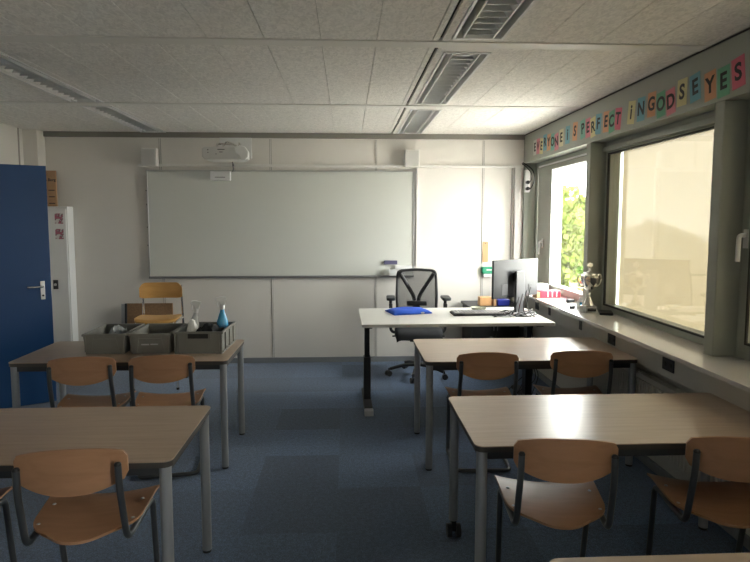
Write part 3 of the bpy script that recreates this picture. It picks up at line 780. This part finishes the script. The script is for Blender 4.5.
tag(MB().sheet(crumple(8, 8, .075, .06, .13, 9, .008, .02), 8, 8, .001).build('white_cloth', M['paper'], loc=(-1.085, 4.07, .80), ang=50), 'white cloth tucked beside the leaning spray bottle', 'cloth')

# ------------------------------------------------------------------ teacher desk
dk = thing('teacher_desk', (.917, 5.055, 0), 'white height-adjustable teacher desk', 'desk', rz=math.radians(.7))
DZ = .78
MB().prism(rrect(-.805, .785, -.435, .43, .012), DZ-.025, DZ).build('desktop', M['desk'], dk)
for s_, x in ((-1, -.745), (1, .70)):
    f_ = MB().prism([(-.36, 0), (.36, 0), (.36, .03), (.30, .045), (-.30, .045), (-.36, .03)], x-.035, x+.035, 'x')
    ft = f_.build('foot', M['dgrey'], dk, bevel=.004)
    MB().box(x-.037, x+.037, -.372, -.30, 0, .047).build('end_cap', M['lgrey'], ft, 'grey end cap', bevel=.004)
    MB().box(x-.03, x+.03, -.05, .05, .045, .42).build('column', M['black'], dk, bevel=.004)
    MB().box(x-.022, x+.022, -.04, .04, .42, DZ-.025).build('column', M['black'], dk, bevel=.003)
    MB().box(x-.03, x+.03, -.32, .32, DZ-.055, DZ-.0255).build('support_bar', M['black'], dk, bevel=.003)
MB().box(-.70, .66, -.03, .03, DZ-.065, DZ-.0255).build('cross_beam', M['black'], dk, bevel=.003)
# things on it
def sleeve(u, v):
    a = 2*u-1; b = 2*v-1
    e = (1-abs(a)**6)*(1-abs(b)**6)
    return (a*.185*(1-.04*b*b), b*.14*(1-.05*a*a), .012+.026*e+.003*math.sin(5*a+3*b))
ls = thing('laptop_sleeve', (.555, 5.22, DZ), 'blue laptop sleeve lying on the white teacher desk', 'laptop sleeve', rz=math.radians(14))
MB().sheet(sleeve, 20, 16, .006).build('cover', M['blue'], ls, ang=60)
MB().box(-.18, .18, -.135, .135, .001, .006).build('bottom', M['blue'], ls, bevel=.002)
MB().box(.07, .10, -.15, -.138, .008, .02).build('tag', M['white'], ls, 'white tag', bevel=.002)
kb = thing('keyboard', (1.165, 5.09, DZ), 'grey keyboard on the teacher desk', 'keyboard', rz=math.radians(1))
MB().box(-.235, .235, -.095, .095, .0, .016).build('base', M['dgrey'], kb, bevel=.003)
ks = MB()
for r_ in range(5):
    for q in range(15):
        x = -.223+q*.030; y = -.085+r_*.034; ks.box(x, x+.024, y, y+.027, .016, .028)
ks.build('keys', M['lgrey'], kb, bevel=.001)
bs = thing('shallow_dish', (1.225, 5.32, DZ), 'shallow pale green dish behind the keyboard', 'dish')
MB().lathe([(.045, 0), (.062, .008), (.075, .028), (.072, .028), (.058, .011), (.04, .005)], (0, 0, 0), 28).build('bowl', mat('dish_green', (.50, .52, .40), .5), bs)
mn = thing('monitor', (1.525, 5.17, DZ), 'black monitor seen from behind on the teacher desk', 'monitor', rz=math.radians(33))
MB().box(-.30, .30, -.010, .012, .145, .485).build('screen', M['monback'], mn, bevel=.004)
MB().box(-.288, .288, .0122, .013, .158, .475).build('display', M['black'], mn)
MB().prism(rrect(-.055, .055, .0, .385, .01), -.062, -.035, 'y').build('stand', M['sgrey'], mn, 'grey stand column', bevel=.003)
MB().box(-.045, .045, -.035, -.0105, .29, .37).build('mount', M['black'], mn, bevel=.004)
MB().prism(rrect(-.12, .12, -.15, .08, .02), 0, .012).build('foot', M['mgrey'], mn, 'grey foot', bevel=.002)
MB().box(.17, .215, -.0135, -.0105, .18, .25).build('port_cover', M['black'], mn)
MB().box(-.19, -.11, -.0125, -.0105, .17, .27).build('rating_plate', M['sgrey'], mn)
rnd = random.Random(4)
cb_ = MB()
for q in range(7):
    p = []; x0 = 1.30+.07*q*.6; y0 = 4.93
    for k in range(6):
        p.append((min(1.66, max(1.25, x0+rnd.uniform(-.10, .16))), 4.98+rnd.uniform(-.10, .10), DZ+.006+(rnd.uniform(0, .05) if k % 2 else 0)))
    cb_.tube(p, .004, .05, 6)
for q in range(4):
    x = 1.47+.03*q; cb_.tube([(x+.05, 5.03-.01*q, DZ+.16+.03*q), (x+.01, 4.98, DZ+.09), (x-.04+.03*q, 4.95, DZ+.008), (x+.06, 4.90, DZ+.008)], .004, .05, 6)
tag(cb_.build('cable_bundle', M['black']), 'tangle of black cables at the foot of the monitor', 'cable')
# cables under the desk
cb_ = MB()
for q in range(5):
    p = [(1.66+.012*q, 5.15, DZ-.06)]
    for k in range(6): p.append((1.66+rnd.uniform(-.05, .09), 5.15+rnd.uniform(-.06, .12), .66-.11*k-.02*q if k < 5 else .008))
    p[-1] = (1.60-.06*q, 4.95+.03*q, .006); p.append((1.30-.1*q, 4.86+.07*q, .006))
    cb_.tube(p, .004, .08, 6)
tag(cb_.build('hanging_cables', M['black']), 'black cables hanging from the teacher desk down to the carpet', 'cable')

# low black cabinet behind the desk
cab = thing('low_cabinet', (1.56, 6.20, 0), 'low black cabinet against the back wall behind the monitor', 'cabinet')
MB().box(-.25, .27, -.17, .29, .03, .68).build('body', M['black'], cab, bevel=.003)
MB().box(-.27, .29, -.20, .30, .68, .705).build('top', M['dgrey'], cab, bevel=.003)
for s_ in (-1, 1):
    dd = MB().box(.01+s_*.13-.122, .01+s_*.13+.122, -.188, -.1705, .05, .67).build('cabinet_door', M['black'], cab, bevel=.002)
    MB().box(.01+s_*.02-.004, .01+s_*.02+.004, -.200, -.1885, .45, .55).build('door_pull', M['mgrey'], dd)
MB().box(-.22, .24, -.14, .25, 0, .03).build('plinth', M['dgrey'], cab)
tag(MB().box(-.065, .065, -.05, .05, 0, .095).build('wooden_box', M['wood'], loc=(1.475, 6.12, .705), bevel=.004), 'pale wooden box on the low black cabinet', 'box')
tag(MB().box(-.015, .015, -.05, .05, 0, .085).build('brown_box', M['card'], loc=(1.57, 6.10, .705), bevel=.002), 'narrow brown box beside the pale wooden box', 'box')
tag(MB().box(-.065, .065, -.04, .04, 0, .075).build('pencil_case', M['blueplastic'], loc=(1.66, 6.08, .705), bevel=.01), 'dark blue pencil case on the low black cabinet', 'pencil case')

# ------------------------------------------------------------------ office chair (faces the viewer)
oc = thing('office_chair', (.735, 5.93, 0), 'black office chair with a mesh back behind the teacher desk', 'office chair', rz=math.radians(-3))
def osurf(x, z): return .235+.10*(z-.6)-.30*x*x
def frame_pts():
    P = [(-.205, .60), (-.215, .80), (-.208, 1.02), (-.195, 1.075), (0, 1.088), (.195, 1.075), (.208, 1.02), (.215, .80), (.205, .60), (0, .585)]
    return [(x, osurf(x, z), z) for x, z in P]
br = MB().tube(frame_pts(), .0155, .05, 10, closed=True).build('back_frame', M['black'], oc, ang=60)
MB().sheet(lambda u, v: ((u*2-1)*(.20-.02*max(0, v-.85)/.15), osurf((u*2-1)*.2, .60+.475*v), .60+.475*v), 14, 14, .002, (0, 1, 0)).build('back_mesh', M['mesh'], br, ang=60)
yb = MB()
for s_ in (-1, 1): yb.tube([(s_*.18, .235, 1.05), (s_*.09, .29, .90), (s_*.02, .30, .78), (s_*.02, .29, .62)], .021, .06, 10)
yb.build('back_brace', M['black'], oc, 'Y-shaped brace behind the mesh', ang=60)
MB().box(-.11, .11, .215, .245, .70, .755).build('lumbar_pad', M['black'], oc, bevel=.012)
MB().tube([(0, .29, .70), (0, .30, .50), (0, .12, .42), (0, 0, .42)], .025, .08, 10).build('back_support', M['black'], oc)
def cushion(u, v):
    a = 2*u-1; b = 2*v-1
    return (a*.245*(1-.06*b*b), b*.235*(1-.04*a*a)-.0, .505+.012*a*a-.05*max(0, -b-.6)**2-.03*(abs(a)**8)-.03*abs(b)**8)
MB().sheet(cushion, 20, 20, .055).build('seat', M['fabric'], oc, ang=60)
MB().box(-.20, .20, -.18, .20, .425, .448).build('seat_pan', M['black'], oc, bevel=.01)
MB().tube([(-.19, -.05, .43), (-.27, -.05, .425)], .009, 0, 8).tube([(.19, -.05, .43), (.27, -.05, .425)], .009, 0, 8).box(-.09, .09, -.10, .12, .375, .425).build('mechanism', M['black'], oc, bevel=.004)
for s_ in (-1, 1):
    a_ = MB().tube([(s_*.17, .05, .44), (s_*.285, .05, .45), (s_*.285, .05, .80)], .016, .05, 10)
    a_.box(s_*.285-.018, s_*.285+.018, .02, .08, .60, .75)
    am = a_.build('armrest', M['black'], oc, bevel=.002)
    MB().prism([(p, q) for p, q in rrect(s_*.285-.045, s_*.285+.045, -.11, .14, .03)], .80, .828).build('arm_pad', M['dgrey'], am, bevel=.006)
MB().cyl((0, 0, .10), (0, 0, .28), .028, 16).cyl((0, 0, .27), (0, 0, .40), .016, 16).build('gas_lift', M['mgrey'], oc)
for k in range(5):
    a = math.radians(-103+72*k); dx, dy = math.cos(a), math.sin(a)
    lg = MB().tube([(0, 0, .115), (dx*.15, dy*.15, .115), (dx*.295, dy*.295, .075)], .017, .08, 10).build('leg', M['black'], oc)
    cx, cy = dx*.31, dy*.31
    w = MB().at(cx, cy, 0, a+.5)
    w.cyl((0, -.026, .029), (0, -.006, .029), .029, 18); w.cyl((0, .006, .029), (0, .026, .029), .029, 18); w.cyl((0, -.006, .04), (0, .006, .04), .012, 10); w.cyl((-.008, 0, .045), (-.008, 0, .085), .008, 10)
    w.build('caster', M['black'], lg)

# ------------------------------------------------------------------ radiators and sockets
def radiator(y0, y1, label):
    t = thing('radiator', (1.94, (y0+y1)/2, .16), label, 'radiator', group='radiators under the sill')
    h = (y1-y0)/2; n = int((y1-y0)/.033); pts = []
    b = MB(); b.box(-.012, .018, -h, h, 0, .45)
    for i in range(n):
        y = -h+(i+.5)*2*h/n; b.box(-.026, -.012, y-.009, y+.009, .03, .42)
    b.build('panel', M['rad'], t, bevel=.004)
    b = MB()
    for k in range(3): b.box(-.030+.022*k, -.022+.022*k, -h+.005, h-.005, .452, .462)
    for i in range(int(n/2)):
        y = -h+(i+.5)*4*h/n; b.box(-.030, .022, y-.003, y+.003, .4505, .4615)
    b.build('top_grille', M['rad'], t)
    b = MB().cyl((0, -h, .05), (0, -h-.06, .05), .011, 10).cyl((0, -h-.06, .05), (0, -h-.06, -.155), .009, 10)
    b.build('pipe', M['rad'], t)
    b = MB().box(.018, .044, -h+.15, -h+.19, .05, .4).box(.018, .044, h-.19, h-.15, .05, .4); b.build('bracket', M['mgrey'], t)
radiator(2.30, 4.50, 'cream ribbed radiator under the sill beside the school tables')
def socket(y, label, w=.085):
    t = thing('wall_socket', (1.885, y, .772), label, 'socket', group='sockets on the sill duct')
    MB().box(-.008, -.0005, -w/2, w/2, -.036, .036).build('plate', M['dgrey'], t, bevel=.002)
    for s_ in (-1, 1):
        if w < .06 and s_ == 1: continue
        yy = 0 if w < .06 else s_*w/4
        MB().lathe([(.016, 0), (.016, .002), (.013, .0025)], (-.008, yy, 0), 14, Matrix.Rotation(-PI/2, 3, 'Y')).build('outlet', M['black'], t)
socket(5.62, 'black double socket on the sill duct nearest the back wall', .10)
socket(5.27, 'single black socket on the sill duct below the red box', .05)
socket(4.545, 'single black socket on the sill duct below the trophy', .05)
socket(3.995, 'black double socket on the sill duct above the table before the teacher desk', .11)
socket(3.26, 'black double socket on the sill duct nearest the viewer', .12)

# ------------------------------------------------------------------ window sill things
SZ = .872
tr = thing('trophy', (1.965, 4.60, SZ), 'silver trophy cup with two handles on the window sill', 'trophy', rz=math.radians(8))
MB().box(-.047, .047, -.047, .047, 0, .05).build('plinth', mat('plinth_marble', (.40, .39, .38), .25, noise=.2, nscale=30), tr, 'grey stone plinth', bevel=.003)
MB().box(-.035, .035, -.0485, -.047, .012, .038).build('plaque', M['silver'], tr)
MB().lathe([(.042, .05), (.042, .056), (.034, .062), (.026, .085), (.016, .11), (.010, .14), (.014, .15), (.010, .158), (.016, .170), (.040, .190), (.056, .225), (.060, .26), (.058, .285), (.064, .292), (.060, .294)], (0, 0, 0), 28).build('cup', M['silver'], tr, ang=50)
MB().lathe([(.059, .292), (.050, .305), (.025, .318), (.010, .325), (.007, .335)], (0, 0, 0), 24).build('lid', M['silver'], tr, ang=50)
fi = MB(); fi.lathe([(.004, .333), (.010, .338), (.006, .345), (.012, .352), (.004, .358)], (0, 0, 0), 12)
fi.prism([(.0, .352), (.020, .362), (.027, .375), (.020, .372), (.022, .392), (.012, .382), (.0, .398), (-.012, .382), (-.022, .392), (-.020, .372), (-.027, .375), (-.020, .362)], -.003, .003, 'y')
fi.build('finial', M['silver'], tr)
for s_ in (-1, 1):
    MB().tube([(s_*.046, 0, .205), (s_*.075, 0, .205), (s_*.098, 0, .25), (s_*.092, 0, .295), (s_*.070, 0, .300), (s_*.066, 0, .275), (s_*.074, 0, .268)], .005, .02, 8).build('handle', M['silver'], tr)
MB().prism([(-.026, .275), (.026, .275), (.024, .235), (0, .215), (-.024, .235)], -.0635, -.0600, 'y').build('badge', M['dgrey'], tr, 'dark badge on the cup')
tr.scale = (1.08, 1.08, 1.03)
wl_ = thing('wallet', (2.065, 4.50, SZ), 'flat black pouch lying beside the trophy', 'pouch', rz=math.radians(-20))
MB().prism(rrect(-.05, .05, -.085, .085, .012), 0, .018).build('cover', M['black'], wl_, bevel=.004)
MB().box(-.046, .046, -.001, .001, .0182, .0195).build('zip', M['mgrey'], wl_)
rb = thing('card_pack', (1.945, 5.50, SZ), 'red and white striped pack on the window sill', 'pack', rz=math.radians(8))
MB().box(-.105, .105, -.05, .05, .001, .068).build('box', M['red'], rb, bevel=.004)
s_ = MB()
for x in (-.03, .015, .06): s_.box(x, x+.009, -.0512, .0512, .010, .0692)
s_.build('stripes', M['paper'], rb)
MB().box(-.14, -.1055, -.048, .048, .001, .060).build('end_flap', M['card'], rb, bevel=.003)
tag(MB().box(-.11, .11, -.07, .07, 0, .0012).build('paper_sheet', M['pinkpaper'], loc=(1.96, 5.33, SZ), rz=.2), 'pink sheet of paper in front of the striped pack', 'paper')
tag(MB().box(-.08, .08, -.06, .06, 0, .10).build('tissue_box', M['paper'], loc=(1.95, 5.80, SZ), rz=.1, bevel=.004), 'white tissue box on the sill behind the striped pack', 'box')
tag(MB().lathe([(.02, 0), (.024, .01), (.024, .10), (.015, .13), (.004, .135)], (0, 0, 0), 16).build('red_bottle', M['red'], loc=(1.86, 6.0, SZ)), 'small red bottle on the sill behind the monitor', 'bottle')
tag(MB().box(-.035, .035, -.02, .02, 0, .03).build('sponge', M['dgrey'], loc=(2.03, 5.15, SZ), rz=.4, bevel=.004), 'dark grey block on the sill between the pack and the trophy', 'eraser')
gb = thing('glue_bottle', (2.0, 4.86, SZ), 'small white bottle with a blue label on the sill left of the trophy', 'bottle')
MB().lathe([(.022, 0), (.026, .006), (.026, .05), (.016, .062), (.010, .066), (.010, .078), (.006, .085)], (0, 0, 0), 18).build('bottle', M['white'], gb)
MB().box(-.013, .013, -.0275, -.0255, .018, .045).build('label', mat('label_cyan', (.03, .35, .65), .4), gb, 'blue label')
tag(MB().cyl((-.03, 0, .012), (.03, .0, .012), .012, 14).build('marker_pen', M['mgrey'], loc=(1.91, 4.80, SZ), rz=.6), 'short grey marker lying on the sill edge', 'marker')

# ------------------------------------------------------------------ letter cards on the fascia
pal = {'w': (.52, .54, .50), 'p': (.62, .22, .26), 'y': (.60, .55, .28), 'b': (.16, .36, .44), 'o': (.62, .31, .17), 't': (.18, .42, .33), 'c': (.60, .56, .36), 'g': (.14, .38, .24), 'r': (.62, .14, .20)}
PM = {k: mat('card_'+k, v, .7) for k, v in pal.items()}
cn = {'w': 'pale', 'p': 'pink', 'y': 'yellow', 'b': 'blue', 'o': 'orange', 't': 'teal', 'c': 'cream', 'g': 'green', 'r': 'red-pink'}
letters = [('E', 'w', 'EVERYONE'), ('V', 'p', 'EVERYONE'), ('E', 'y', 'EVERYONE'), ('R', 'b', 'EVERYONE'), ('Y', 'o', 'EVERYONE'), ('O', 't', 'EVERYONE'), ('N', 'p', 'EVERYONE'), ('E', 'c', 'EVERYONE'),
           ('i', 'b', 'iS'), ('S', 'o', 'iS'), ('P', 't', 'PERFECT'), ('E', 'p', 'PERFECT'), ('R', 'y', 'PERFECT'), ('F', 'b', 'PERFECT'), ('E', 'o', 'PERFECT'), ('C', 'g', 'PERFECT'), ('T', 'r', 'PERFECT'),
           ('i', 'y', 'iN'), ('N', 'b', 'iN'), ('G', 'o', 'GODS'), ('O', 'g', 'GODS'), ('D', 'p', 'GODS'), ('S', 'y', 'GODS'), ('E', 'b', 'EYES'), ('Y', 'o', 'EYES'), ('E', 'g', 'EYES'), ('S', 'r', 'EYES')]
pos = [(6.162, 2.387), (6.060, 2.388), (5.955, 2.376), (5.848, 2.400), (5.735, 2.387), (5.63, 2.376), (5.525, 2.363), (5.40, 2.383), (5.245, 2.388), (5.075, 2.394), (4.905, 2.388), (4.80, 2.381), (4.70, 2.371), (4.60, 2.380), (4.463, 2.375), (4.366, 2.360), (4.262, 2.363), (4.062, 2.372), (3.926, 2.370), (3.79, 2.375), (3.675, 2.353), (3.562, 2.348), (3.442, 2.378), (3.312, 2.378), (3.172, 2.356), (3.058, 2.352), (2.942, 2.371)]
rnd = random.Random(11)
words_seen = {}
for i, ((ch, c, wd), (y, z)) in enumerate(zip(letters, pos)):
    nth = sum(1 for q in letters[:i] if q[2] == wd and q[0] == ch)
    tot = sum(1 for q in letters if q[2] == wd and q[0] == ch)
    which = '' if tot == 1 else (['first ', 'second ', 'third '][nth])
    lab = '%s paper card, the %sletter %s of the word %s' % (cn[c], which, ch, wd)
    dz = .0002
    t = thing('letter_card', (2.0-dz-.001, y, z), lab, 'letter card', group='paper letter cards above the windows')
    til = rnd.uniform(-8, 8)
    t.rotation_euler.x = math.radians(til)
    w = .100; h = .158
    MB().box(-.0008, .0008, -w/2, w/2, -h/2, h/2).build('paper_card', PM[c], t, smooth=False)
    tx = text_mesh(ch, .122 if ch != 'i' else .14, M['ink'], t, 'letter', ext=.0004, offset=.0035)
    tx.rotation_euler = (PI/2, 0, -PI/2); tx.location = (-.0014, 0, 0)

# ------------------------------------------------------------------ outside
struct(MB().box(2.32, 160, -60, 200, -6.3, -6.0).build('ground', M['bounce_ground'], smooth=False), 'unseen ground far below the windows, made pale to bounce light up', 'ground')
def tree(x, y, r, top, label, m, nleaf, seed, ls=.30, sq=1.15):
    rnd = random.Random(seed)
    t = thing('tree', (x, y, -6.0), label, 'tree', group='leafy trees outside the windows')
    H = top+6.0; cz = H-r*sq
    tk = MB(); tk.cyl((0, 0, -.05), (0, 0, cz), .28, 12, .12)
    for k in range(6):
        a = k*1.05; tk.cyl((0, 0, cz*.6+k*.15), (math.cos(a)*r*.6, math.sin(a)*r*.6, cz+r*.3*math.sin(k)), .09, 8, .03)
    tk.build('trunk', M['bark'], t)
    cl = []
    for k in range(60):
        while True:
            p = Vector((rnd.uniform(-1, 1), rnd.uniform(-1, 1), rnd.uniform(-1, 1)))
            if .25 < p.length < 1: break
        cl.append((Vector((p.x*r*.82, p.y*r*.82, cz+p.z*r*sq*.82)), r*rnd.uniform(.24, .38)))
    b = MB()
    for k in range(nleaf):
        c, cr = rnd.choice(cl)
        d = Vector((rnd.gauss(0, 1), rnd.gauss(0, 1), rnd.gauss(0, 1))).normalized()*cr*rnd.uniform(.75, 1.05)
        p = c+d; s_ = ls*rnd.uniform(.6, 1.2)
        u = Vector((rnd.gauss(0, 1), rnd.gauss(0, 1), rnd.gauss(0, 1))).normalized(); w = u.orthogonal().normalized()*s_*.5; u = u*s_
        b.v += [tuple(p-u*.5), tuple(p+w), tuple(p+u*.5), tuple(p-w)]; n = len(b.v)-4; b.f.append((n, n+1, n+2, n+3))
    b.build('foliage', m, t, smooth=False)
tree(10.95, 29.5, 2.9, 3.75, 'bright green tree filling the far window', M['leaf'], 22000, 1, .32, 1.45)
tree(17.2, 30.0, 2.9, 1.3, 'tree whose crown shows faintly through the far half of the beige screen', M['leaf2'], 7000, 4, .4, 1.3)
tree(13.0, 38.0, 3.2, 2.6, 'bright green tree behind the one filling the far window', M['leaf'], 7000, 3, .5, 1.3)
tree(20.0, 37.5, 3.4, 1.6, 'tree far behind, faint through the middle of the beige screen', M['leaf2'], 6000, 7, .5, 1.3)
tree(21.0, 23.7, 3.0, 1.6, 'tree whose crown shows faintly through the near half of the beige screen', M['leaf2'], 7000, 6, .4, 1.3)
tree(22.0, 14.0, 3.6, 3.0, 'tree beyond the nearest window', M['leaf2'], 4000, 8, .4)

# ------------------------------------------------------------------ light
w = bpy.data.worlds.new('overcast'); scene.world = w; w.use_nodes = True
bg = w.node_tree.nodes['Background']; bg.inputs[0].default_value = (1.0, .98, .965, 1); bg.inputs[1].default_value = 11.0
def portal(y0, y1):
    l = bpy.data.lights.new('window_daylight', 'AREA'); l.shape = 'RECTANGLE'; l.size = 1.36; l.size_y = y1-y0
    l.cycles.is_portal = True
    o = bpy.data.objects.new('window_daylight', l); col.objects.link(o); o.location = (2.34, (y0+y1)/2, 1.55); o.rotation_euler = (0, PI/2, 0)
    o['kind'] = 'structure'
portal(4.80, 6.52); portal(3.10, 4.74); portal(1.40, 3.04); portal(-.33, 1.30); portal(-1.35, -.42)

# ------------------------------------------------------------------ camera
cam = bpy.data.cameras.new('camera'); co = bpy.data.objects.new('camera', cam); col.objects.link(co); scene.camera = co
co.location = (0, 0, 1.62); co.rotation_euler = (math.radians(90-4.8), 0, math.radians(-2.754))
cam.sensor_width = 36; cam.lens = 580/750*36; cam.shift_y = -(281-268.704)/750; cam.clip_start = .05; cam.clip_end = 500
vs = scene.view_settings; vs.view_transform = 'Standard'; vs.look = 'None'; vs.gamma = 1; vs.use_curve_mapping = False
vs.exposure = 1.74
scene.cycles.use_denoising = True
scene.cycles.max_bounces = 10; scene.cycles.diffuse_bounces = 6; scene.cycles.transparent_max_bounces = 12
scene.cycles.caustics_reflective = False; scene.cycles.caustics_refractive = False
scene.cycles.sample_clamp_indirect = 6
